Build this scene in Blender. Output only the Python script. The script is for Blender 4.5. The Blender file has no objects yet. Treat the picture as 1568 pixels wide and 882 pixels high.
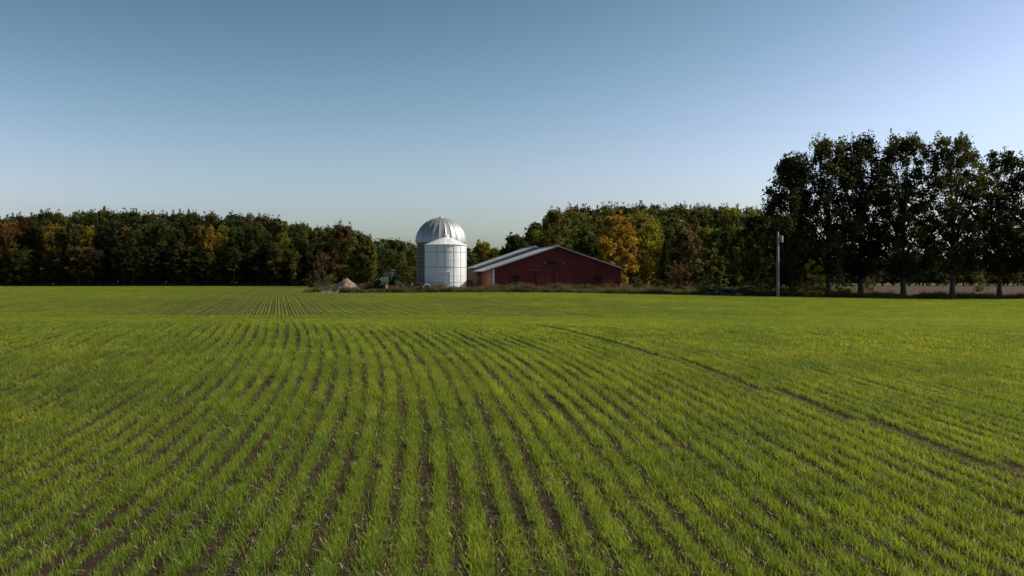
import bpy, math, random
import numpy as np
from mathutils import Vector
random.seed(7); RNG=np.random.default_rng(7)
S=bpy.context.scene
F=1524.0; CAMH=1.5
# ------------------------------------------------------------ terrain heights
_ty=np.arange(-60,420,0.25)
_zl=np.interp(_ty,[-60,0,5,9,14,20,26,32,45,60,80,100,120,180,240,420],[0,0,0,.18,.44,.58,.42,.06,-.24,-.16,.02,.11,.17,.2,.24,.3])
_zr=np.interp(_ty,[-60,0,5,9,14,20,26,32,45,60,80,112,150,200,240,420],[0,0,0,.12,.30,.385,.26,-.02,-.27,-.47,-.58,-.44,-.1,.19,.25,.3])
def _sm(z):
    k=np.hanning(25); k/=k.sum()
    return np.convolve(np.pad(z,12,mode='edge'),k,mode='valid')
_zl=_sm(_zl); _zr=_sm(_zr)
def sstep(a,b,x):
    t=np.clip((x-a)/(b-a),0,1); return t*t*(3-2*t)
def Hn(x,y):
    x=np.asarray(x,float); y=np.asarray(y,float)
    t=sstep(0.02,0.45,x/(np.abs(y)+10))
    z=np.interp(y,_ty,_zl)*(1-t)+np.interp(y,_ty,_zr)*t
    e=((x+2)/24)**2+((y-126)/15)**2
    z=z+0.27*(1-sstep(0.4,1.3,e))
    z=z+0.015*np.sin(x*0.31+1)*np.sin(y*0.23)+0.02*np.sin(x*0.11+y*0.07)
    return z
def H(x,y): return float(Hn(x,y))
def PX(px,Y): return (px-784.0)/F*Y
def edge(x):
    x=np.asarray(x,float)
    e1=112-(np.clip(x,-19,200)+19)*0.06
    e2=np.minimum(112+(-19-x)*4.24,236)
    return np.where(x>-19,e1,e2)
# ------------------------------------------------------------ helpers
def link(o,parent=None):
    S.collection.objects.link(o)
    if parent: o.parent=parent
    return o
def empty(name,loc=(0,0,0),rotz=0):
    e=bpy.data.objects.new(name,None); e.location=loc; e.rotation_euler=(0,0,rotz); e.empty_display_size=0.3
    return link(e)
def quadmesh(name,V,Q,mats,mi=None,tint=None,smooth=None):
    me=bpy.data.meshes.new(name)
    V=np.asarray(V,dtype=np.float32); Q=np.asarray(Q,dtype=np.int32)
    me.vertices.add(len(V)); me.vertices.foreach_set('co',V.ravel())
    me.loops.add(Q.size); me.loops.foreach_set('vertex_index',Q.ravel())
    me.polygons.add(len(Q)); me.polygons.foreach_set('loop_start',np.arange(0,Q.size,4,dtype=np.int32))
    me.polygons.foreach_set('loop_total',np.full(len(Q),4,dtype=np.int32))
    if mi is not None: me.polygons.foreach_set('material_index',np.asarray(mi,dtype=np.int32))
    if smooth is not None: me.polygons.foreach_set('use_smooth',np.asarray(smooth,dtype=bool))
    me.update(calc_edges=True)
    if tint is not None:
        a=me.attributes.new('tint','FLOAT','POINT'); a.data.foreach_set('value',np.asarray(tint,dtype=np.float32))
    for m in mats: me.materials.append(m)
    return me
def pymesh(name,verts,faces,mat,smooth=False):
    me=bpy.data.meshes.new(name); me.from_pydata(verts,[],faces); me.materials.append(mat)
    if smooth:
        for p in me.polygons: p.use_smooth=True
    me.update(); return me
def box(name,c,s,mat,parent=None,rot=(0,0,0),bev=0.0):
    x,y,z=s[0]/2,s[1]/2,s[2]/2
    v=[(-x,-y,-z),(x,-y,-z),(x,y,-z),(-x,y,-z),(-x,-y,z),(x,-y,z),(x,y,z),(-x,y,z)]
    f=[(0,3,2,1),(4,5,6,7),(0,1,5,4),(1,2,6,5),(2,3,7,6),(3,0,4,7)]
    o=bpy.data.objects.new(name,pymesh(name,v,f,mat)); o.location=c; o.rotation_euler=rot
    if bev:
        m=o.modifiers.new('b','BEVEL'); m.width=bev; m.segments=2
    return link(o,parent)
def lathe(name,prof,n,mat,parent=None,loc=(0,0,0),rot=(0,0,0),rib=None,smooth=True):
    v=[];f=[]
    for r,z in prof:
        for i in range(n):
            a=2*math.pi*i/n; rr=r*(1+(rib(a,r,z) if rib else 0))
            v.append((rr*math.cos(a),rr*math.sin(a),z))
    for j in range(len(prof)-1):
        for i in range(n):
            k=(i+1)%n; f.append((j*n+i,j*n+k,(j+1)*n+k,(j+1)*n+i))
    o=bpy.data.objects.new(name,pymesh(name,v,f,mat,smooth)); o.location=loc; o.rotation_euler=rot
    return link(o,parent)
# ------------------------------------------------------------ materials
class NT:
    def __init__(s,name):
        s.m=bpy.data.materials.new(name); s.m.use_nodes=True; s.t=s.m.node_tree; s.t.nodes.clear()
        s.out=s.n('ShaderNodeOutputMaterial')
    def n(s,typ,**k):
        nd=s.t.nodes.new(typ)
        for a,b in k.items(): setattr(nd,a,b)
        return nd
    def l(s,a,b): s.t.links.new(a,b)
    def ramp(s,fac,stops):
        r=s.n('ShaderNodeValToRGB'); e=r.color_ramp.elements
        while len(e)<len(stops): e.new(0.5)
        for i,(p,c) in enumerate(stops): e[i].position=p; e[i].color=(*c,1)
        s.l(fac,r.inputs[0]); return r.outputs[0]
    def noise(s,scale,vec=None,detail=5,rough=.6):
        t=s.n('ShaderNodeTexNoise'); t.inputs['Scale'].default_value=scale; t.inputs['Detail'].default_value=detail; t.inputs['Roughness'].default_value=rough
        if vec is not None: s.l(vec,t.inputs['Vector'])
        return t.outputs['Fac']
    def mapped(s,scale,kind='Object'):
        c=s.n('ShaderNodeTexCoord'); m=s.n('ShaderNodeMapping'); m.inputs['Scale'].default_value=scale
        s.l(c.outputs[kind],m.inputs['Vector']); return m.outputs[0]
    def mix(s,fac,a,b,mode='MIX'):
        m=s.n('ShaderNodeMix',data_type='RGBA',blend_type=mode)
        for sock,v in ((m.inputs[0],fac),(m.inputs[6],a),(m.inputs[7],b)):
            if isinstance(v,(int,float)): sock.default_value=v
            elif isinstance(v,tuple): sock.default_value=(*v,1)
            else: s.l(v,sock)
        return m.outputs[2]
    def princ(s,col,rough=.8,metal=0,bump=None,bs=.3,bd=.05,spec=.3):
        p=s.n('ShaderNodeBsdfPrincipled'); p.inputs['Roughness'].default_value=rough; p.inputs['Metallic'].default_value=metal
        p.inputs['Specular IOR Level'].default_value=spec
        if isinstance(col,tuple): p.inputs['Base Color'].default_value=(*col,1)
        else: s.l(col,p.inputs['Base Color'])
        if bump is not None:
            b=s.n('ShaderNodeBump'); b.inputs['Strength'].default_value=bs; b.inputs['Distance'].default_value=bd
            s.l(bump,b.inputs['Height']); s.l(b.outputs[0],p.inputs['Normal'])
        return p
    def done(s,sh): s.l(sh.outputs[0],s.out.inputs[0]); return s.m
def simple(name,ca,cb,scale=3,rough=.8,metal=0,stretch=(1,1,1),bs=.2,spec=.3):
    n=NT(name); f=n.noise(scale,n.mapped(stretch)); c=n.ramp(f,[(.3,ca),(.7,cb)])
    return n.done(n.princ(c,rough,metal,f,bs,.03,spec))
def leafmat(name,a=None,b=None,trans=.4,rnd=.25,spec=.2,rough=.55,patch=None):
    n=NT(name); at=n.n('ShaderNodeAttribute',attribute_name='tint'); oi=n.n('ShaderNodeObjectInfo')
    if a is None:
        lo=n.mix(1.0,oi.outputs['Color'],(.42,.47,.47),'MULTIPLY'); hi=n.mix(1.0,oi.outputs['Color'],(1.9,1.75,1.2),'MULTIPLY')
        c=n.mix(at.outputs['Fac'],lo,hi)
    else: c=n.mix(at.outputs['Fac'],a,b)
    if patch:
        g=n.n('ShaderNodeNewGeometry'); f=n.noise(.07,g.outputs['Position'],4,.6); f2=n.noise(.9,g.outputs['Position'],3,.6)
        c=n.mix(1.0,c,n.ramp(f,[(.35,patch[0]),(.62,patch[1])]),'MULTIPLY'); c=n.mix(1.0,c,n.ramp(f2,[(.35,(.76,.84,.9)),(.65,(1.15,1.08,1))]),'MULTIPLY')
    h=n.n('ShaderNodeHueSaturation'); m=n.n('ShaderNodeMapRange'); m.inputs[3].default_value=1-rnd; m.inputs[4].default_value=1+rnd
    n.l(oi.outputs['Random'],m.inputs[0]); n.l(m.outputs[0],h.inputs['Value']); n.l(c,h.inputs['Color']); c=h.outputs[0]
    p=n.princ(c,rough,spec=spec); t=n.n('ShaderNodeBsdfTranslucent'); tc=n.mix(1.0,c,(1.6,1.6,.7),'MULTIPLY'); n.l(tc,t.inputs[0])
    x=n.n('ShaderNodeMixShader'); x.inputs[0].default_value=trans; n.l(p.outputs[0],x.inputs[1]); n.l(t.outputs[0],x.inputs[2])
    return n.done(x)
M_leaf=leafmat('tree_leaves',trans=.38) 
M_bark=simple('bark',(.03,.025,.02),(.08,.065,.05),4,.9,stretch=(3,3,.6))
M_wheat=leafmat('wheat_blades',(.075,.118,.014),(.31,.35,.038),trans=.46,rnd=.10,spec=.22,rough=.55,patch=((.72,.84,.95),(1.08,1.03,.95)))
M_straw=simple('straw_residue',(.20,.155,.09),(.38,.30,.19),20,.8)
M_weed=leafmat('weed_leaves',(.035,.045,.012),(.12,.12,.035),trans=.3)
M_dry=leafmat('dry_weeds',(.05,.038,.02),(.15,.11,.06),trans=.3)
# ground
n=NT('ground_soil'); g=n.n('ShaderNodeNewGeometry')
f2=n.noise(9,g.outputs['Position'],8,.7)
soil=n.ramp(f2,[(.25,(.022,.014,.009)),(.55,(.055,.036,.021)),(.8,(.11,.08,.05))])
grass=n.ramp(f2,[(.3,(.04,.055,.012)),(.7,(.11,.12,.03))])
plow=n.ramp(n.noise(.5,n.mapped((.3,2,1))),[(.3,(.055,.032,.022)),(.7,(.105,.064,.044))])
az=n.n('ShaderNodeAttribute',attribute_name='zone'); sp=n.n('ShaderNodeSeparateColor'); n.l(az.outputs['Color'],sp.inputs[0])
c=n.mix(sp.outputs[0],soil,grass); c=n.mix(sp.outputs[1],c,plow)
M_ground=n.done(n.princ(c,.95,0,f2,.9,.05,.1))
# ------------------------------------------------------------ ground sheet
def axis(parts):
    a=[]
    for s,e,st in parts: a+=list(np.arange(s,e,st))
    return np.array(a+[parts[-1][1]])
xs=axis([(-4000,-400,400),(-400,-120,20),(-120,-30,2.5),(-30,30,.8),(30,120,2.5),(120,400,20),(400,4000,400)])
ys=axis([(-400,-20,40),(-20,0,2),(0,50,.6),(50,160,1.5),(160,300,6),(300,420,30),(420,5000,500)])
XX,YY=np.meshgrid(xs,ys); ZZ=Hn(XX,YY)
V=np.stack([XX.ravel(),YY.ravel(),ZZ.ravel()],1); nx=len(xs); ny=len(ys)
I,J=np.meshgrid(np.arange(nx-1),np.arange(ny-1)); b=(J*nx+I).ravel()
Q=np.stack([b,b+1,b+nx+1,b+nx],1)
me=quadmesh('ground',V,Q,[M_ground],smooth=np.ones(len(Q)))
zone=np.zeros((len(V),4),np.float32); zone[:,3]=1
ed=edge(V[:,0]); zone[:,0]=(V[:,1]>ed-.5)
zone[:,1]=((V[:,1]>ed+9)&(V[:,0]>38)&(V[:,1]<260))
ca=me.color_attributes.new('zone','FLOAT_COLOR','POINT'); ca.data.foreach_set('color',zone.ravel())
link(bpy.data.objects.new('ground',me))
# ------------------------------------------------------------ instancer
def scatter(name,protos,P,R,SC,IDX):
    col=bpy.data.collections.new(name+'_parts')
    for i,m in enumerate(protos):
        col.objects.link(bpy.data.objects.new('%s_part_%02d'%(name,i),m))
    me=bpy.data.meshes.new(name); P=np.asarray(P,np.float32); me.vertices.add(len(P)); me.vertices.foreach_set('co',P.ravel())
    for nm,typ,dat,key in (('rot','FLOAT_VECTOR',R,'vector'),('scl','FLOAT_VECTOR',SC,'vector'),('idx','INT',IDX,'value')):
        a=me.attributes.new(nm,typ,'POINT'); a.data.foreach_set(key,np.asarray(dat,np.int32 if typ=='INT' else np.float32).ravel())
    me.update()
    o=link(bpy.data.objects.new(name,me))
    ng=bpy.data.node_groups.new(name,'GeometryNodeTree')
    ng.interface.new_socket('Geometry',in_out='INPUT',socket_type='NodeSocketGeometry'); ng.interface.new_socket('Geometry',in_out='OUTPUT',socket_type='NodeSocketGeometry')
    N=ng.nodes.new; gi=N('NodeGroupInput'); go=N('NodeGroupOutput'); ip=N('GeometryNodeInstanceOnPoints'); ci=N('GeometryNodeCollectionInfo')
    ci.inputs['Collection'].default_value=col; ci.inputs['Separate Children'].default_value=True; ci.inputs['Reset Children'].default_value=True
    ip.inputs['Pick Instance'].default_value=True
    def at(nm,t):
        a=N('GeometryNodeInputNamedAttribute'); a.data_type=t; a.inputs['Name'].default_value=nm; return a.outputs['Attribute']
    L=ng.links.new; L(gi.outputs[0],ip.inputs['Points']); L(ci.outputs[0],ip.inputs['Instance']); L(at('idx','INT'),ip.inputs['Instance Index'])
    e2r=N('FunctionNodeEulerToRotation'); L(at('rot','FLOAT_VECTOR'),e2r.inputs[0]); L(e2r.outputs[0],ip.inputs['Rotation'])
    L(at('scl','FLOAT_VECTOR'),ip.inputs['Scale']); L(ip.outputs[0],go.inputs[0])
    o.modifiers.new('scatter','NODES').node_group=ng
    return o
# ------------------------------------------------------------ wheat
def blades(rng,x0,y0,hmin,hmax,w,segs,lean=.5,hf=None):
    n=len(x0); h=rng.uniform(hmin,hmax,n)*(1 if hf is None else hf); a=rng.uniform(0,2*np.pi,n); L=rng.uniform(.1,lean,n)*h*1.2; fa=a+rng.normal(0,.6,n)+np.pi/2
    V=np.zeros((n,(segs+1)*2,3)); ww=w*rng.uniform(.7,1.3,n)
    for s in range(segs+1):
        t=s/segs; cx=x0+np.cos(a)*L*t*t; cy=y0+np.sin(a)*L*t*t; cz=h*(t-.18*t*t*(L/h))-.01
        k=ww*(.5-.44*t**2)
        V[:,2*s,0]=cx-np.cos(fa)*k; V[:,2*s,1]=cy-np.sin(fa)*k; V[:,2*s,2]=cz
        V[:,2*s+1,0]=cx+np.cos(fa)*k; V[:,2*s+1,1]=cy+np.sin(fa)*k; V[:,2*s+1,2]=cz
    base=np.arange(n)[:,None]*(segs+1)*2
    Q=np.concatenate([base+np.array([2*s,2*s+1,2*s+3,2*s+2])[None] for s in range(segs)],0)
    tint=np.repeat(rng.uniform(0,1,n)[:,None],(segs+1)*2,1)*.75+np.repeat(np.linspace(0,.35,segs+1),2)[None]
    return V.reshape(-1,3),Q,np.clip(tint,0,1).ravel()
def flat_bits(rng,nb,x0,x1,y0,y1,lmin,lmax,w):
    x=rng.uniform(x0,x1,nb); y=rng.uniform(y0,y1,nb); a=rng.uniform(0,np.pi,nb); L=rng.uniform(lmin,lmax,nb)/2
    dx,dy=np.cos(a)*L,np.sin(a)*L; px,py=-np.sin(a)*w,np.cos(a)*w; z=rng.uniform(.006,.03,nb); dz=rng.uniform(-.012,.025,nb)
    V=np.stack([np.stack([x-dx-px,y-dy-py,z],1),np.stack([x+dx-px,y+dy-py,z+dz],1),np.stack([x+dx+px,y+dy+py,z+dz],1),np.stack([x-dx+px,y-dy+py,z],1)],1)
    return V.reshape(-1,3),np.arange(nb*4).reshape(-1,4)
SP=.19
def row_proto(name,seed,length,dens,rows,hmin,hmax,w,segs,straw,spread=.03,rf=None):
    rng=np.random.default_rng(seed); n=int(length*dens*rows)
    r=rng.integers(0,rows,n); x=(r-(rows-1)/2)*SP+rng.normal(0,spread,n)
    npl=max(4,n//4); ply=rng.uniform(-length/2,length/2,npl); y=ply[rng.integers(0,npl,n)]+rng.normal(0,.012,n)
    V,Q,t=blades(rng,x,y,hmin,hmax,w,segs,.65,None if rf is None else np.array(rf)[r])
    mi=np.zeros(len(Q),int)
    if straw:
        V2,Q2=flat_bits(rng,straw,-SP*rows/2,SP*rows/2,-length/2,length/2,.015,.06,.0022)
        Q=np.concatenate([Q,Q2+len(V)]); V=np.concatenate([V,V2]); t=np.concatenate([t,np.zeros(len(V2))]); mi=np.concatenate([mi,np.ones(len(Q2),int)])
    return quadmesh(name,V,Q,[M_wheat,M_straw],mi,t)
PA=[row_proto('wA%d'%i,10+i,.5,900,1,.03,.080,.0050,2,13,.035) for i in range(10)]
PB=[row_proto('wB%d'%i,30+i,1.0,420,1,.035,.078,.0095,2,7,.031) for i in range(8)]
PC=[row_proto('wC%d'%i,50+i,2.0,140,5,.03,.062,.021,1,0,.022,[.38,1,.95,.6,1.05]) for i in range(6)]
_gy=np.arange(-10,260,.1); _gp=.07+.165*sstep(4,20,_gy); _G=np.cumsum(_gp)*.1; _G-=np.interp(0,_gy,_G)
def G(y): return np.interp(y,_gy,_G)
def Gp(y): return np.interp(y,_gy,_gp)
t0=2.52+float(G(11.8)); trams=[t0-11.2,t0+8.2,t0+16]
def crop(name,ymin,ymax,seglen,rows,protos,seed,hs=1.0):
    rng=np.random.default_rng(seed); us=SP*rows; ext=300
    K=np.arange(-int(ext/us),int(ext/us)); Yv=np.arange(ymin,ymax,seglen*.97)
    Kx,y=np.meshgrid(K,Yv); k=Kx.ravel(); y=y.ravel(); u=k*us
    if rows==1:
        y=y+(((k*0.377)%1)-.5)*seglen*.9
        u=u+.010*np.sin(y*.9+k*1.7)+.012*np.sin(k*12.9)
    x=u-G(y)
    ok=(np.abs(x)<.6*y+4)&(y<edge(x))
    x,y,u,k=x[ok],y[ok],u[ok],k[ok]
    dl=np.abs(x-(5.22-.226*y))/.975
    tr=np.where(dl<(.11 if rows==1 else .5),1.0 if rows==1 else .35,0)*(y<34)
    for t in trams:
        wd=.1 if rows==1 else .5
        for off in (0,1.9): tr=np.maximum(tr,(np.abs(u-t-off)<wd)*(.55 if rows==1 else .5))
    n=len(x)
    z=Hn(x,y); gp=Gp(y); th=np.arctan(gp); e=.4; dz=(Hn(x-gp*e,y+e)-Hn(x+gp*e,y-e))/(2*e)
    flip=rng.integers(0,2,n)*np.pi*(1 if rows==1 else 0)
    R=np.stack([np.arctan(dz)*np.where(flip>0,-1,1),np.zeros(n),th+flip],1)
    nz=.5+.5*np.sin(x*.35+1.3*np.sin(y*.21))*np.sin(y*.27+k*.03)
    n2=.5+.5*np.sin(x*1.3+np.sin(y*.9)*2)*np.sin(y*1.1+x*.4)
    rowv=.5+.5*np.sin(k*2.399)*np.sin(k*.77+1)
    s=(.84+.16*nz+.16*n2+.3*(rowv-.5))*rng.uniform(.75,1.15,n)*hs*(1-.68*tr)
    wd=rng.uniform(.8,1.2,n)*(.78+.3*n2+.22*rowv)*(1-.25*tr) if rows==1 else np.ones(n)
    print(name,n)
    return scatter(name,protos,np.stack([x,y,z],1),R,np.stack([wd,np.ones(n),s],1),rng.integers(0,len(protos),n))
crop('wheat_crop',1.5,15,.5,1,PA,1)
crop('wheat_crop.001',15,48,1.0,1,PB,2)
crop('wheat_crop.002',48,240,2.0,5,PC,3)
# ------------------------------------------------------------ trees
class MB:
    def __init__(s): s.V=[];s.Q=[];s.m=[];s.t=[];s.n=0
    def add(s,V,Q,mi,t):
        s.V.append(V); s.Q.append(np.asarray(Q)+s.n); s.m.append(np.full(len(Q),mi)); s.t.append(t); s.n+=len(V)
    def mesh(s,name,mats): 
        m=np.concatenate(s.m); return quadmesh(name,np.concatenate(s.V),np.concatenate(s.Q),mats,m,np.concatenate(s.t),smooth=(m==1))
def tube(mb,P,R,k=6,mi=1):
    P=np.asarray(P,float); n=len(P); T=np.gradient(P,axis=0); T/=np.linalg.norm(T,axis=1)[:,None]+1e-9
    ref=np.array([.31,.95,.05]); A=np.cross(T,ref); A/=np.linalg.norm(A,axis=1)[:,None]+1e-9; B=np.cross(T,A)
    a=np.arange(k)*2*np.pi/k
    V=P[:,None]+np.asarray(R)[:,None,None]*(A[:,None]*np.cos(a)[None,:,None]+B[:,None]*np.sin(a)[None,:,None])
    q=[]
    for i in range(n-1):
        for j in range(k): q.append((i*k+j,i*k+(j+1)%k,(i+1)*k+(j+1)%k,(i+1)*k+j))
    mb.add(V.reshape(-1,3),q,mi,np.zeros(n*k))
def leaves(mb,rng,C,cr,nleaf,size,ctint,flatz=.8):
    nC=len(C); n=nC*nleaf
    g=rng.normal(0,1,(nC,nleaf,3)); g/=np.maximum(np.linalg.norm(g,axis=2,keepdims=True),.001)
    g*=rng.uniform(0,1,(nC,nleaf,1))**.6
    g[...,2]*=flatz; g*=np.asarray(cr).reshape(-1,1,1)
    p=(C[:,None]+g).reshape(-1,3)
    a=rng.normal(0,1,(n,3)); a/=np.linalg.norm(a,axis=1)[:,None]; b=np.cross(a,rng.normal(0,1,(n,3))); b/=np.linalg.norm(b,axis=1)[:,None]
    s=(size*rng.uniform(.6,1.35,n))[:,None]
    V=np.stack([p-a*s*.5,p+b*s*.33,p+a*s*.5,p-b*s*.33],1).reshape(-1,3)
    t=np.clip(np.repeat(ctint,nleaf)+rng.uniform(-.25,.25,n),0,1)
    mb.add(V,np.arange(n*4).reshape(-1,4),0,np.repeat(t,4))
def tree_mesh(name,seed,Ht,base=.2,w=.25,ncl=120,nl=60,leaf=.4,cr=.06,tr=.02,shape='oval',up=.55,nb=60,lean=0):
    rng=np.random.default_rng(seed); mb=MB()
    ph=rng.uniform(0,6.28,6)
    t=rng.uniform(0.0,1,ncl) if shape!='cone' else rng.uniform(0,1,ncl)**1.5
    a=rng.uniform(0,2*np.pi,ncl)
    if shape=='oval': env=np.sin(np.pi*np.clip(t*.86+.1,0,1)**.95)**.55
    elif shape=='round': env=np.sqrt(np.clip(1-(2*t-1)**2,0,1))
    elif shape=='wood': env=(np.sin(np.pi*np.clip(t*.9+.06,0,1)**.8))**.8
    else: env=(1-t)*.95+.04
    if shape!='cone': env=env*(1+.24*np.sin(3*a+ph[0]+t*4)+.2*np.sin(5*a+ph[1])*np.sin(9*t+ph[2]))
    r=w*Ht*env*rng.uniform(.12,1,ncl)**.5
    zc=Ht*(base+(1-base)*t)*.965
    C=np.stack([r*np.cos(a)+lean*zc,r*np.sin(a),zc],1)
    ctint=np.clip(rng.normal(.42,.22,ncl),0,1)
    crr=cr*Ht*rng.uniform(.5,1.3,ncl)*(1 if shape!='cone' else (1.15-t*.8))
    leaves(mb,rng,C,crr,nl,leaf,ctint,.95 if shape!='cone' else .4)
    k=ncl//2; i=rng.integers(0,ncl,k); D=C[i]-np.array([0,0,Ht*.45]); D/=np.linalg.norm(D,axis=1)[:,None]
    leaves(mb,rng,C[i]+D*(crr[i]*1.25)[:,None],crr[i]*.42,max(4,nl//5),leaf*.8,ctint[i],1.2)
    top=.93 if shape=='cone' else .72
    zs=np.linspace(-.3,Ht*top,9); wob=rng.normal(0,Ht*.006,(9,2)); wob[0]=wob[1]=0
    TP=np.stack([wob[:,0]+lean*zs,wob[:,1],zs],1)
    TR=Ht*tr*(1-.85*(np.linspace(0,1,9))**.9); TR[0]*=1.45
    tube(mb,TP,TR,8)
    order=rng.permutation(ncl)[:nb]
    for j in order:
        c=C[j]; hd=math.hypot(c[0]-lean*c[2],c[1]); z0=max(Ht*base*.75,c[2]-max(hd*1.3,up*(c[2]-Ht*base)*rng.uniform(.3,1)))
        z0=min(z0,Ht*top*.97); 
        if shape=='cone': z0=c[2]+.02*Ht if c[2]+.02*Ht<Ht*top else Ht*top*.97
        p0=np.array([np.interp(z0,zs,TP[:,0]),np.interp(z0,zs,TP[:,1]),z0]); mid=p0*.45+c*.55+np.array([0,0,-.08*(c[2]-z0)]); mid[:2]+=rng.normal(0,.012*Ht,2)
        s=np.linspace(0,1,5)[:,None]; P=(1-s)**2*p0+2*s*(1-s)*mid+s*s*c
        r0=np.interp(z0,zs,TR)*rng.uniform(.3,.55); tube(mb,P,np.linspace(r0,.012,5),4)
    return mb.mesh(name,[M_leaf,M_bark])
def put(name,mesh,x,y,scale=1,rot=None,col=(.06,.08,.02),parent=None,sz=None,dz=0):
    o=bpy.data.objects.new(name,mesh); o.location=(x,y,H(x,y)+dz); o.rotation_euler=(0,0,random.uniform(0,6.28) if rot is None else rot)
    o.scale=(scale,scale,sz if sz else scale); o.color=(*col,1); return link(o,parent)
DG=(.032,.046,.013); GR=(.052,.068,.017); OL=(.090,.088,.021); YG=(.15,.145,.024); YE=(.30,.21,.03); OR=(.26,.13,.025); RU=(.12,.07,.028); BR=(.10,.072,.034)
big=[(1211,109,237,.18,DG,31),(1268,110,211,.21,GR,32),(1318,111,204,.20,DG,33),(1383,110,206,.22,GR,34),(1458,109,206,.235,GR,35),(1530,110,228,.22,GR,46),(1606,109,228,.22,GR,37)]
for px,Y,ty,w,col,sd in big:
    x=PX(px,Y); z=H(x,Y); Ht=CAMH+(430-ty)/F*Y-z
    me=tree_mesh('maple_crown',sd,Ht,base=.10 if px<1250 else (.16 if px<1400 else .19),w=w*1.08,ncl=300,nl=72,leaf=.27,cr=.043,tr=.0165,shape='oval',up=.8,nb=120)
    put('maple_tree',me,x,Y,1,0,(col[0]*.78,col[1]*.66,col[2]*.66))
FP=[tree_mesh('forest_a%d'%i,100+i,18,base=.10,w=.16+.025*(i%3),ncl=110,nl=44,leaf=.46,cr=.052,tr=.014,shape='wood' if i%2 else 'oval',nb=26) for i in range(8)]
BUSH=[tree_mesh('bush%d'%i,150+i,3,base=.0,w=.5,ncl=40,nl=40,leaf=.2,cr=.16,tr=.012,shape='round',nb=18) for i in range(3)]
forest=empty('distant_forest',(0,0,0))
def ftree(px,Y,ty,col,kind='f',wide=1.0):
    x=PX(px,Y); Ht=CAMH+(430-ty)/F*Y-H(x,Y)
    v=random.uniform(.6,1.2); col=tuple(c*v for c in col)
    me=random.choice(FP); s=Ht/18
    return put('forest_tree',me,x,Y,s*wide,None,col,forest,sz=s)
def topline(px): return np.interp(px,[-150,0,30,60,150,300,420,480,515,545,570,610,640,700,760,800,830,870,930,1000,1080,1140,1200,1300,1700],
                                     [330,331,330,325,321,325,330,345,343,352,364,364,372,378,380,368,326,318,315,311,316,314,322,385,395])
pal=[DG,DG,DG,GR,GR,GR,GR,OL,OL,BR,YG]
for row,(Y,step,dy) in enumerate([(241,12,17),(249,13,7),(258,13,1),(270,14,-1)]):
    px=-190
    while px<560:
        col=random.choice(pal)
        if row==0 and random.random()<.11: col=tuple(c*.75 for c in YE)
        if px<45 and row<2: col=RU
        ftree(px,Y+random.uniform(-3,3),topline(px)+dy+abs(random.gauss(0,6)),tuple(c*.8 for c in col),'f',random.uniform(.85,1.15)); px+=step*random.uniform(.7,1.25)
for px in np.arange(-180,545,9):
    ftree(px+random.uniform(-5,5),235+random.uniform(0,3),random.uniform(370,412),tuple(c*.85 for c in random.choice([DG,GR,OL,BR,GR,DG])),'f',1.4)
for Y,step,dy in [(190,13,14),(205,14,3),(222,15,0)]:
    px=540
    while px<825:
        ftree(px,Y+random.uniform(-4,4),topline(px)+dy+abs(random.gauss(0,4)),random.choice([GR,OL,OL,YG,GR,DG]),'f',1.3); px+=step*random.uniform(.8,1.2)
for Y,step,dy in [(176,18,30),(186,17,13),(198,17,3),(212,17,-1)]:
    px=822
    while px<1240:
        c=random.choice([GR,GR,OL,OL,YG,DG,BR,OL]); ftree(px,Y+random.uniform(-4,4),topline(px)+dy+abs(random.gauss(0,5)),c,'f',random.uniform(.95,1.25)); px+=step*random.uniform(.75,1.2)
for Y,step in [(250,13),(262,13)]:
    px=1230
    while px<1800:
        ftree(px,Y+random.uniform(-4,4),random.uniform(384,402),random.choice([GR,OL,DG,BR]),'f',1.6); px+=step*random.uniform(.8,1.2)
def solo(name,px,Y,ty,w,col,sd,shape='oval',base=.1,leaf=.32,ncl=150,nl=80):
    x=PX(px,Y); Ht=CAMH+(430-ty)/F*Y-H(x,Y)
    put(name,tree_mesh(name,sd,Ht,base=base,w=w,ncl=ncl,nl=nl,leaf=leaf,cr=.06,tr=.015,shape=shape,nb=50),x,Y,1,0,col)
solo('autumn_maple_tree',944,146,330,.28,(.26,.165,.028),201)
solo('autumn_maple_tree.001',983,152,327,.30,(.19,.17,.026),202)
solo('autumn_maple_tree.002',525,200,344,.20,RU,203,leaf=.36)
solo('autumn_maple_tree.003',1050,150,352,.27,BR,204)
solo('spruce_tree',1113,150,352,.20,DG,205,'cone',.03)
solo('spruce_tree.001',1019,140,368,.20,DG,206,'cone',.03)
solo('spruce_tree.002',1062,165,358,.2,DG,216,'cone',.03)
solo('ash_tree',1160,130,330,.26,GR,207)
solo('ash_tree.001',1132,142,350,.22,OL,208)
solo('ash_tree.002',790,150,360,.30,GR,209)
solo('ash_tree.003',850,165,322,.20,OL,210)
solo('ash_tree.004',560,180,362,.25,OL,211,leaf=.36)
solo('ash_tree.005',1243,107,398,.42,(.20,.17,.026),212,'round',.02,.2,90,60)
solo('ash_tree.006',1205,116,375,.34,GR,213,'round',.02,.25,110,60)
solo('ash_tree.007',1085,135,378,.35,OL,214,'round',.02,.3,90,60)
solo('ash_tree.008',740,165,372,.3,YG,215)
solo('ash_tree.009',895,150,350,.24,GR,217)
shr=[(1040,128,408,BR),(1075,118,425,DG),(625,128,416,GR),(975,125,425,BR),(1005,122,428,OL),(720,122,428,GR),(1330,150,425,OL),(1500,150,425,GR),
     (1165,112,425,GR),(1185,110,430,OL),(1225,112,420,YG),(1255,113,425,GR),(1290,114,425,DG),(1145,114,432,OL),(505,140,422,OL),(475,185,420,BR),(575,130,424,DG),(608,130,422,BR)]
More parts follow.
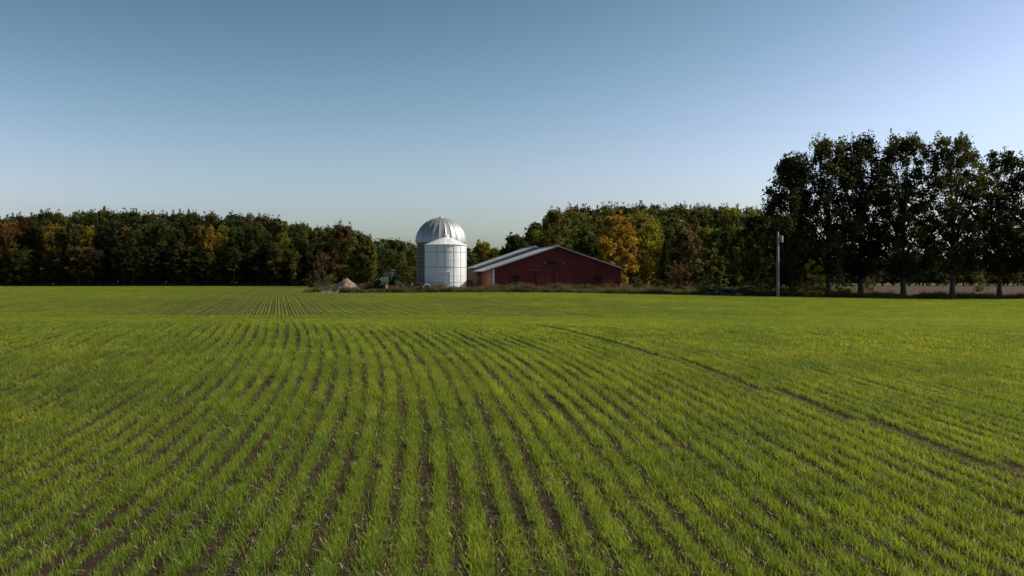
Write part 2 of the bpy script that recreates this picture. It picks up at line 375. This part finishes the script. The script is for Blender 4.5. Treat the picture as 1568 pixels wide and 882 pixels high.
for i,(px,Y,ty,c) in enumerate(shr):
    x=PX(px,Y); Ht=CAMH+(430-ty)/F*Y-H(x,Y); put('shrub' if i==0 else 'shrub.%03d'%i,BUSH[i%3],x,Y,max(Ht,1)/3,None,c)
solo('bare_thicket_tree',495,150,385,.34,BR,218,'round',.05,.16,70,22)
# ------------------------------------------------------------ weeds
def weed_proto(name,seed,n,h0,h1,w,rad,mat):
    rng=np.random.default_rng(seed); r=rad*rng.uniform(0,1,n)**.6; a=rng.uniform(0,6.28,n)
    V,Q,t=blades(rng,r*np.cos(a),r*np.sin(a),h0,h1,w,2,.55); return quadmesh(name,V,Q,[mat],None,t)
WP=[weed_proto('weed0',1,120,.25,.8,.05,.5,M_weed),weed_proto('weed1',2,110,.3,1.0,.04,.5,M_dry),weed_proto('weed2',3,130,.15,.5,.05,.6,M_weed),weed_proto('weed3',4,90,.3,1.1,.05,.4,M_dry),weed_proto('weed4',5,150,.1,.35,.05,.7,M_weed)]
P=[];Sx=[];Id=[];rng=np.random.default_rng(5)
def wid(): return int(rng.choice([0,2,4,1,3],p=[.28,.28,.2,.14,.10]))
for i in range(3000):
    x=rng.uniform(-21,75) ; y=float(edge(x))+abs(rng.normal(0,1.8))+rng.uniform(.4,1)
    cl=.55+.45*math.sin(x*.9)*math.sin(x*.37+1)
    P.append((x,y,H(x,y))); Sx.append(rng.uniform(.3,.8)*(.6+.8*cl)); Id.append(wid())
for i in range(1400):
    y=rng.uniform(112,236); x=-19-(y-112)/4.24+abs(rng.normal(0,2)); P.append((x,y,H(x,y))); Sx.append(rng.uniform(.4,1)); Id.append(wid())
for i in range(1400):
    x=rng.uniform(-130,-48); y=236+abs(rng.normal(0,1.5)); P.append((x,y,H(x,y))); Sx.append(rng.uniform(.6,1.4)); Id.append(wid())
for i in range(2600):
    x=rng.uniform(-24,45); y=rng.uniform(113,175)
    bx=(x+2.2)*.988+(y-115)*.156; by=-(x+2.2)*.156+(y-115)*.988
    if -.8<bx<16 and -.2<by<23: continue
    P.append((x,y,H(x,y))); Sx.append(rng.uniform(.4,1.1)); Id.append(wid())
for i in range(260):
    bx=rng.uniform(-.5,15.5); by=-rng.uniform(.3,1.2); x=-2.19+bx*.988-by*.156; y=115+bx*.156+by*.988
    P.append((x,y,H(x,y))); Sx.append(rng.uniform(.4,1.15)); Id.append(wid())
Sx=np.array(Sx); R=np.zeros((len(P),3)); R[:,2]=rng.uniform(0,6.28,len(P))
scatter('field_edge_weeds',WP,P,R,np.stack([Sx,Sx,Sx],1),Id)
# ------------------------------------------------------------ silos
n=NT('white_bin_steel')
st=n.noise(1.2,n.mapped((1.5,1.5,.15)),6); n2=n.noise(6,n.mapped((1,1,1)),5)
c=n.ramp(st,[(.3,(.50,.50,.48)),(.5,(.72,.73,.73)),(.75,(.82,.83,.84))]); c=n.mix(n.ramp(n2,[(.62,(0,0,0)),(.75,(.35,.35,.35))]),c,(.35,.27,.2))
M_white=n.done(n.princ(c,.5,0,n2,.1,.02,.4))
M_dome=simple('galvanised_dome',(.26,.26,.265),(.44,.44,.44),1.5,.5,.5,(2,2,.4),.1,.5)
n=NT('concrete_staves'); v=n.mapped((1,1,1)); br=n.n('ShaderNodeTexBrick'); 
tc=n.n('ShaderNodeTexCoord'); sx=n.n('ShaderNodeSeparateXYZ'); n.l(tc.outputs['Object'],sx.inputs[0]); at=n.n('ShaderNodeMath',operation='ARCTAN2'); n.l(sx.outputs[1],at.inputs[0]); n.l(sx.outputs[0],at.inputs[1])
mu=n.n('ShaderNodeMath',operation='MULTIPLY'); mu.inputs[1].default_value=3.1; n.l(at.outputs[0],mu.inputs[0]); cb=n.n('ShaderNodeCombineXYZ'); n.l(mu.outputs[0],cb.inputs[0]); n.l(sx.outputs[2],cb.inputs[1]); n.l(cb.outputs[0],br.inputs['Vector'])
br.inputs['Scale'].default_value=1; br.inputs['Brick Width'].default_value=.3; br.inputs['Row Height'].default_value=.75; br.inputs['Mortar Size'].default_value=.015
br.inputs['Color1'].default_value=(.19,.14,.10,1); br.inputs['Color2'].default_value=(.27,.21,.15,1); br.inputs['Mortar'].default_value=(.07,.06,.05,1)
c=n.mix(n.noise(1.5,v),br.outputs[0],(.15,.11,.08)); M_stave=n.done(n.princ(c,.9,0,br.outputs[1],.3,.02))
M_steel=simple('weathered_steel',(.18,.17,.16),(.35,.34,.33),4,.5,.6)
M_dark=simple('dark_interior',(.008,.008,.008),(.02,.018,.015),3,.9)
Y=124;x=PX(675,Y);z=H(x,Y); silo=empty('domed_silo',(x,Y,z)); r=3.09; hb=6.22-z
lathe('stave_wall',[(r-.08,-.4),(r-.08,hb)],64,M_stave,silo)
for i in range(11): 
    zz=.3+i*.53; lathe('hoop_%d'%i,[(r-.085,zz),(r-.055,zz+.02),(r-.055,zz+.05),(r-.085,zz+.07)],64,M_steel,silo)
lathe('dome_curb',[(r-.08,hb),(r+.03,hb),(r+.03,hb+.16),(r-.1,hb+.16)],64,M_dome,silo,smooth=False)
prof=[(max((r)*math.cos(a),.12),hb+.1+(r-.05)*math.sin(a)) for a in np.linspace(0,math.pi/2*.97,22)]
lathe('ribbed_dome',prof,192,M_dome,silo,rib=lambda a,rr,zz:.030*(1 if (int(round(a/(2*math.pi)*192))%8)==0 else (-.3*math.sin((a/(2*math.pi)*24%1)*math.pi))))
lathe('dome_cap',[(.35,hb+r-.06),(.35,hb+r+.06),(.15,hb+r+.16),(.01,hb+r+.18)],20,M_dome,silo)
for s in (-.22,.22): box('ladder_rail',(-r*math.cos(.5)+s*.5,-r*math.sin(.5)-.12-s*.3,hb/2),(.05,.05,hb),M_steel,silo)
for i in range(16): box('ladder_rung',(-r*math.cos(.5),-r*math.sin(.5)-.12,.3+i*.36),(.25,.03,.03),M_steel,silo,rot=(0,0,-.5))
Y=118.2;x=PX(682.5,Y);z=H(x,Y); binn=empty('white_grain_bin',(x,Y,z)); r=2.44; hb=5.76-z
prof=[]
zz=-.3
while zz<hb: 
    prof+= [(r,zz),(r+.012,zz+.05)]; zz+=.1
prof.append((r,hb))
lathe('corrugated_wall',prof,72,M_white,binn)
for i in range(1,6): lathe('sheet_joint_%d'%i,[(r+.012,i*hb/6-.03),(r+.03,i*hb/6-.02),(r+.03,i*hb/6+.02),(r+.012,i*hb/6+.03)],72,M_steel if i%2 else M_white,binn)
for i in range(16):
    a=2*math.pi*i/16+.1; box('wall_stiffener_%d'%i,((r+.03)*math.cos(a),(r+.03)*math.sin(a),hb/2),(.035,.06,hb-.05),M_white,binn,rot=(0,0,a))
rh=6.85-z-hb
lathe('conical_roof',[(r+.12,hb-.06),(r+.12,hb),(.35,hb+rh*.86),(.33,hb+rh)],96,M_white,binn,rib=lambda a,rr,zz:.012 if int(round(a/(2*math.pi)*96))%4==0 else 0,smooth=False)
lathe('roof_cap',[(.42,hb+rh-.02),(.42,hb+rh+.05),(.01,hb+rh+.2)],20,M_white,binn)
box('roof_hatch',(.5,-1.35,hb+rh*.43),(.6,.6,.1),M_white,binn,rot=(.45,0,0),bev=.02)
box('bin_door',(.3,-r-.04,1.35),(.8,.08,1.5),M_white,binn,bev=.02)
# ------------------------------------------------------------ barn
n=NT('red_barn_siding'); f=n.noise(2.0,n.mapped((4,4,.25)),7,.65); f2=n.noise(.5,n.mapped((1,1,1)),4)
c=n.ramp(f,[(.25,(.060,.013,.011)),(.5,(.125,.023,.020)),(.72,(.17,.038,.030)),(.85,(.23,.11,.09))]); c=n.mix(n.ramp(f2,[(.45,(0,0,0)),(.8,(.7,.7,.7))]),c,(.085,.018,.015))
tc=n.n('ShaderNodeTexCoord'); sx=n.n('ShaderNodeSeparateXYZ'); n.l(tc.outputs['Object'],sx.inputs[0]); ad=n.n('ShaderNodeMath',operation='ADD'); n.l(sx.outputs[0],ad.inputs[0]); n.l(sx.outputs[1],ad.inputs[1])
md=n.n('ShaderNodeMath',operation='PINGPONG'); md.inputs[1].default_value=.15; n.l(ad.outputs[0],md.inputs[0]); gt=n.n('ShaderNodeMath',operation='LESS_THAN'); gt.inputs[1].default_value=.012; n.l(md.outputs[0],gt.inputs[0])
c=n.mix(gt.outputs[0],c,(.03,.008,.007)); M_red=n.done(n.princ(c,.8,0,f,.3,.02,.2))
M_salmon=simple('salmon_siding',(.32,.12,.09),(.48,.21,.165),2,.8,stretch=(3,3,.3))  # lighter, pinker siding colour for the left side walls
M_greyside=simple('grey_gable_sheet',(.10,.10,.11),(.19,.19,.20),2,.7,stretch=(3,3,.3))
n=NT('metal_roof'); f=n.noise(1.2,n.mapped((.4,3,1)),6); c=n.ramp(f,[(.3,(.44,.46,.48)),(.6,(.62,.64,.66)),(.8,(.70,.71,.72))]); c=n.mix(n.ramp(n.noise(2.5,n.mapped((1,1,1))),[(.6,(0,0,0)),(.72,(.5,.5,.5))]),c,(.26,.2,.16)); M_roof=n.done(n.princ(c,.42,.15,f,.1,.02,.5))
M_trim=simple('white_trim',(.5,.5,.48),(.72,.72,.7),5,.6)
M_rtrim=simple('grey_rake_trim',(.15,.14,.14),(.30,.28,.27),5,.7)
bx0,by0=-2.19,115.0; barn=empty('red_barn',(bx0,by0,.30),math.radians(9))
def shed(prefix,x0,W,y0,L,eave,ridge,ohl,ohr,ohf,wm,sidem):
    mid=x0+W/2; v=[];
    for yy in (y0,y0+L): v+=[(x0,yy,-.4),(x0+W,yy,-.4),(x0+W,yy,eave),(mid,yy,ridge),(x0,yy,eave)]
    f=[(0,1,2,3,4),(9,8,7,6,5),(0,4,9,5),(1,6,7,2)]
    wme=pymesh(prefix+'walls',v,f,wm); wme.materials.append(sidem); wme.polygons[2].material_index=1
    link(bpy.data.objects.new(prefix+'walls',wme),barn)
    sl=(ridge-eave)/(W/2)
    def slab(nm,xa,za,xb,zb,tm):
        t=.09; ya,yb=y0-ohf,y0+L+ohf*.5; segs=int(L/.45); vv=[];ff=[]
        for s in range(segs+1):
            yy=ya+(yb-ya)*s/segs
            vv+=[(xa,yy,za),(xb,yy,zb),(xb,yy,zb+t),(xa,yy,za+t)]
        for s in range(segs):
            o=s*4; ff+=[(o,o+1,o+5,o+4),(o+1,o+2,o+6,o+5),(o+2,o+3,o+7,o+6),(o+3,o,o+4,o+7)]
        ff+=[(3,2,1,0),(segs*4,segs*4+1,segs*4+2,segs*4+3)]
        link(bpy.data.objects.new(prefix+nm,pymesh(prefix+nm,vv,ff,M_roof)),barn)
        L2=math.hypot(xb-xa,zb-za); ang=-math.atan2(zb-za,xb-xa)
        for s in range(1,segs):
            yy=ya+(yb-ya)*s/segs; box(prefix+nm+'_seam',((xa+xb)/2,yy,(za+zb)/2+t+.018),(L2,.035,.036),M_roof,barn,rot=(0,ang,0))
        box(prefix+nm+'_rake',((xa+xb)/2,ya-.025,(za+zb)/2+.01),(L2,.045,.13),tm,barn,rot=(0,ang,0))
    slab('roof_left',x0-ohl,eave-ohl*sl+.02,mid,ridge+.02,M_rtrim)
    slab('roof_right',mid,ridge+.02,x0+W+ohr,eave-ohr*sl+.02,M_rtrim)
    box(prefix+'ridge_cap',(mid,y0+L/2-ohf*.25,ridge+.14),(.35,L+ohf*1.5,.05),M_roof,barn)
shed('front_',0,15.2,0,11,2.65,5.20,1.0,.25,.35,M_red,M_salmon)
shed('rear_',-.5,15.0,11.4,10,2.9,5.5,.3,.3,.2,M_greyside,M_salmon)
box('corner_board_left',(.06,-.03,1.2),(.2,.05,2.7),M_trim,barn)
box('corner_board_right',(15.14,-.03,1.2),(.12,.05,2.7),M_red,barn)
box('sliding_door_left',(6.3,-.07,1.15),(2.3,.07,2.35),M_red,barn,bev=.01)
box('sliding_door_right',(8.65,-.09,1.15),(2.3,.07,2.35),M_red,barn,bev=.01)
M_rust=simple('rusty_track',(.05,.025,.02),(.11,.055,.04),4,.8)
box('door_track',(7.5,-.12,2.42),(6.6,.12,.10),M_rust,barn)
for xx in (5.15,7.45,7.52,9.8): box('door_stile',(xx,-.14,1.15),(.07,.03,2.3),M_rust,barn)
box('loft_opening',(7.0,-.02,3.35),(1.2,.06,.3),M_dark,barn)
box('loft_sill',(7.4,-.06,3.14),(2.0,.06,.05),M_rust,barn)
for i,xx in enumerate((5.9,6.15,7.9,8.3,8.7)): box('worn_board',(xx,-.035,3.33+.06*math.sin(xx*5)),(.12,.04,.25),M_rtrim if i%2 else M_rust,barn)
for xx,w in ((2.6,.9),(12.4,.9)):
    box('window_glass',(xx,-.02,1.5),(w,.04,.7),M_dark,barn)
    for s in (-1,1): box('window_frame',(xx+s*w/2,-.05,1.5),(.08,.05,.78),M_red,barn)
    box('window_head',(xx,-.052,1.89),(w+.2,.05,.08),M_red,barn)
# ------------------------------------------------------------ tractor and yard clutter
M_green=simple('green_paint',(.010,.035,.012),(.018,.055,.018),4,.45,spec=.4); M_rub=simple('tyre_rubber',(.012,.012,.012),(.03,.03,.028),8,.85); M_yel=simple('yellow_rims',(.22,.16,.03),(.3,.21,.04),4,.5)
M_glass=simple('cab_glass',(.03,.04,.045),(.06,.07,.08),2,.08,spec=.9)
x=PX(594,115.5);tr=empty('farm_tractor',(x,115.5,H(x,115.5)+.1),math.radians(-25))
box('hood',(0,-1.1,1.15),(.72,1.7,.62),M_green,tr,bev=.08); box('grille',(0,-1.99,1.1),(.6,.06,.5),M_rub,tr,bev=.02); box('chassis',(0,-.5,.75),(.5,2.8,.35),M_rub,tr,bev=.05)
box('cab_base',(0,.4,1.2),(1.2,1.2,.5),M_green,tr,bev=.05); box('cab_windows',(0,.4,1.8),(1.1,1.1,.75),M_glass,tr,bev=.04); box('cab_roof',(0,.4,2.25),(1.35,1.4,.16),M_green,tr,bev=.06)
for sx_ in (-.56,.56):
    for sy in (-.15,.95): box('cab_pillar',(sx_,sy,1.8),(.07,.07,.8),M_green,tr)
    box('headlight',(sx_*.35,-2.03,1.25),(.14,.04,.12),M_trim,tr); box('fender',(sx_*1.5,.7,1.52),(.45,1.2,.08),M_green,tr,bev=.03)
def wheel(nm,c,R,w):
    lathe(nm+'_tyre',[(R*.55,-w/2),(R*.9,-w/2),(R,-w/2*.6),(R,w/2*.6),(R*.9,w/2),(R*.55,w/2)],36,M_rub,tr,c,(0,math.pi/2,0),rib=lambda a,rr,z:.025*(int(a*36/6.2832)%2) if rr>R*.8 else 0)
    lathe(nm+'_rim',[(.02,-w*.3),(R*.5,-w*.3),(R*.56,-w*.42),(R*.56,w*.42),(R*.5,w*.3),(.02,w*.3)],28,M_yel,tr,c,(0,math.pi/2,0))
for s in (-1,1): wheel('rear_wheel',(s*.85,.7,.72),.8,.42); wheel('front_wheel',(s*.68,-1.45,.42),.45,.26)
lathe('exhaust',[(.04,0),(.04,.7)],10,M_rub,tr,(.2,-1.2,1.4))
def ring(nm,px,Y,R,r,w,mat,lean,rz):
    x=PX(px,Y); return lathe(nm,[(r,-w/2),(R*.93,-w/2),(R,-w/4),(R,w/4),(R*.93,w/2),(r,w/2),(r,-w/2)],28,mat,None,(x,Y,H(x,Y)+R-.03),(math.pi/2-lean,0,rz))
ring('concrete_culvert_pipe',653,113.2,.46,.33,.9,simple('pale_concrete',(.3,.29,.27),(.50,.48,.45),5,.85),0,math.radians(8))
ring('old_tyre',612,114,.55,.28,.3,M_rub,.25,.5); ring('old_tyre.001',623,114.6,.42,.2,.24,M_rub,.3,-.4); ring('old_tyre.002',640,114.2,.5,.26,.28,M_rub,.2,.1)
M_drum=simple('rusty_drum_paint',(.05,.05,.06),(.13,.07,.04),4,.6,.3)
for i,(px,Y) in enumerate(((630,115.6),(634,116.1))):
    x=PX(px,Y); lathe('oil_drum' if i==0 else 'oil_drum.001',[(.01,0),(.29,0),(.29,.28),(.305,.3),(.29,.32),(.29,.58),(.305,.6),(.29,.62),(.29,.88),(.27,.88),(.26,.86),(.01,.86)],24,M_drum,None,(x,Y,H(x,Y)))
M_dirt=simple('dirt_pile_soil',(.16,.125,.085),(.33,.26,.18),1.5,.95,bs=.6)
def mound(name,px,Y,rx,ry,h,mat):
    rng=np.random.default_rng(int(px)); N=40; v=[];f=[]; cx=PX(px,Y); z0=H(cx,Y)
    g=rng.normal(0,1,(N+1,N+1)); 
    for _ in range(2): g=(g+np.roll(g,1,0)+np.roll(g,1,1)+np.roll(g,-1,0)+np.roll(g,-1,1))/5
    for j in range(N+1):
        for i in range(N+1):
            a=i/N*2-1;b=j/N*2-1;d=math.hypot(a+.12*math.sin(3*b),b); hh=h*(1-float(sstep(.0,1.0,d)))*(1+.3*math.sin(4*a+1)*math.cos(3*b))+g[j,i]*.22*(1 if d<.95 else 0)
            v.append((a*rx,b*ry,hh-.08))
    for j in range(N):
        for i in range(N): o=j*(N+1)+i; f.append((o,o+1,o+N+2,o+N+1))
    o=bpy.data.objects.new(name,pymesh(name,v,f,mat,True)); o.location=(cx,Y,z0); link(o)
mound('dirt_pile',528,114.8,3.0,2.0,1.25,M_dirt); mound('dirt_pile.001',558,116,2.4,1.5,.8,simple('dark_soil_pile',(.05,.038,.025),(.12,.09,.06),2,.95))
# ------------------------------------------------------------ utility pole
M_pole=simple('weathered_pole',(.12,.11,.10),(.25,.235,.22),3,.85,stretch=(4,4,.5))
Y=105;x=PX(1191,Y);z=H(x,Y);hp=CAMH+(430-357)/F*Y-z
up=empty('utility_pole',(x,Y,z)); lathe('pole_shaft',[(.17,-.4),(.15,hp*.5),(.115,hp),(.01,hp+.02)],14,M_pole,up)
lathe('transformer_can',[(.01,0),(.2,0),(.22,.08),(.22,.62),(.18,.7),(.01,.72)],20,M_rtrim,up,(.33,-.02,hp-1.0)); box('can_bracket',(.14,0,hp-.6),(.2,.08,.3),M_steel,up)
lathe('insulator',[(.03,0),(.07,.05),(.04,.1),(.06,.15),(.01,.2)],12,M_trim,up,(0,0,hp)); lathe('conduit',[(.035,0),(.035,hp*.7)],8,M_steel,up,(.0,-.19,0))
lp=empty('log_pile',(PX(1112,110),110,H(PX(1112,110),110)))
rng=np.random.default_rng(9)
for i in range(26):
    L=rng.uniform(.9,2.6); lathe('log_%d'%i,[(.01,-L/2),(.13,-L/2),(.11,L/2),(.01,L/2)],9,M_pole if i%4==0 else M_bark,lp,(rng.uniform(-2,2),rng.uniform(-.5,.5),.12+.2*rng.integers(0,4)),(rng.uniform(-.3,.3),math.pi/2+rng.uniform(-.3,.3),rng.uniform(-.9,.9)))
# ------------------------------------------------------------ light
EL=math.radians(35); AZ=math.radians(85)
d=Vector((math.sin(AZ)*math.cos(EL),math.cos(AZ)*math.cos(EL),math.sin(EL)))
sun=bpy.data.lights.new('sun','SUN'); sun.energy=4.7; sun.angle=math.radians(.5); sun.color=(1,.92,.77)
so=link(bpy.data.objects.new('sun',sun)); so.rotation_euler=(-d).to_track_quat('-Z','Y').to_euler(); so.location=(40,-10,60)
W=bpy.data.worlds.new('World'); S.world=W; W.use_nodes=True; nt=W.node_tree; bg=nt.nodes['Background']
N=nt.nodes.new; L=nt.links.new
sk=N('ShaderNodeTexSky'); sk.sky_type='NISHITA'; sk.sun_disc=False; sk.sun_elevation=EL; sk.sun_rotation=AZ; sk.dust_density=1.3; sk.air_density=1.0; sk.ozone_density=2.2
gm=N('ShaderNodeGamma'); gm.inputs['Gamma'].default_value=1.25
hs=N('ShaderNodeHueSaturation'); hs.inputs['Saturation'].default_value=.84; hs.inputs['Hue'].default_value=.492
L(sk.outputs[0],gm.inputs[0]); L(gm.outputs[0],hs.inputs['Color'])
sc=N('ShaderNodeSeparateColor'); L(hs.outputs[0],sc.inputs[0])
m1=N('ShaderNodeMath'); m1.operation='MULTIPLY'; m1.inputs[1].default_value=.095/.55; L(sc.outputs[1],m1.inputs[0])
m2=N('ShaderNodeMath'); m2.operation='MINIMUM'; m2.inputs[1].default_value=1.25; L(m1.outputs[0],m2.inputs[0])
vm=N('ShaderNodeVectorMath'); vm.operation='SCALE'; L(hs.outputs[0],vm.inputs[0]); L(m2.outputs[0],vm.inputs['Scale'])
mr=N('ShaderNodeMapRange'); mr.inputs[1].default_value=.55; mr.inputs[2].default_value=1.1; L(m1.outputs[0],mr.inputs[0])
tm=N('ShaderNodeMix'); tm.data_type='RGBA'; L(mr.outputs[0],tm.inputs[0]); tm.inputs[6].default_value=(.66,.95,.88,1); tm.inputs[7].default_value=(.98,.90,.97,1)
vt=N('ShaderNodeVectorMath'); vt.operation='MULTIPLY'; L(tm.outputs[2],vt.inputs[1]); L(vm.outputs[0],vt.inputs[0])
L(vt.outputs[0],bg.inputs[0]); bg.inputs[1].default_value=.092
cam=bpy.data.cameras.new('camera'); cam.lens=35; cam.sensor_width=36; cam.clip_end=8000; cam.clip_start=.1
co=link(bpy.data.objects.new('camera',cam)); co.location=(0,0,CAMH); co.rotation_euler=(math.radians(90-.41),0,0); S.camera=co
S.view_settings.view_transform='Standard'; S.view_settings.look='None'; S.view_settings.exposure=0
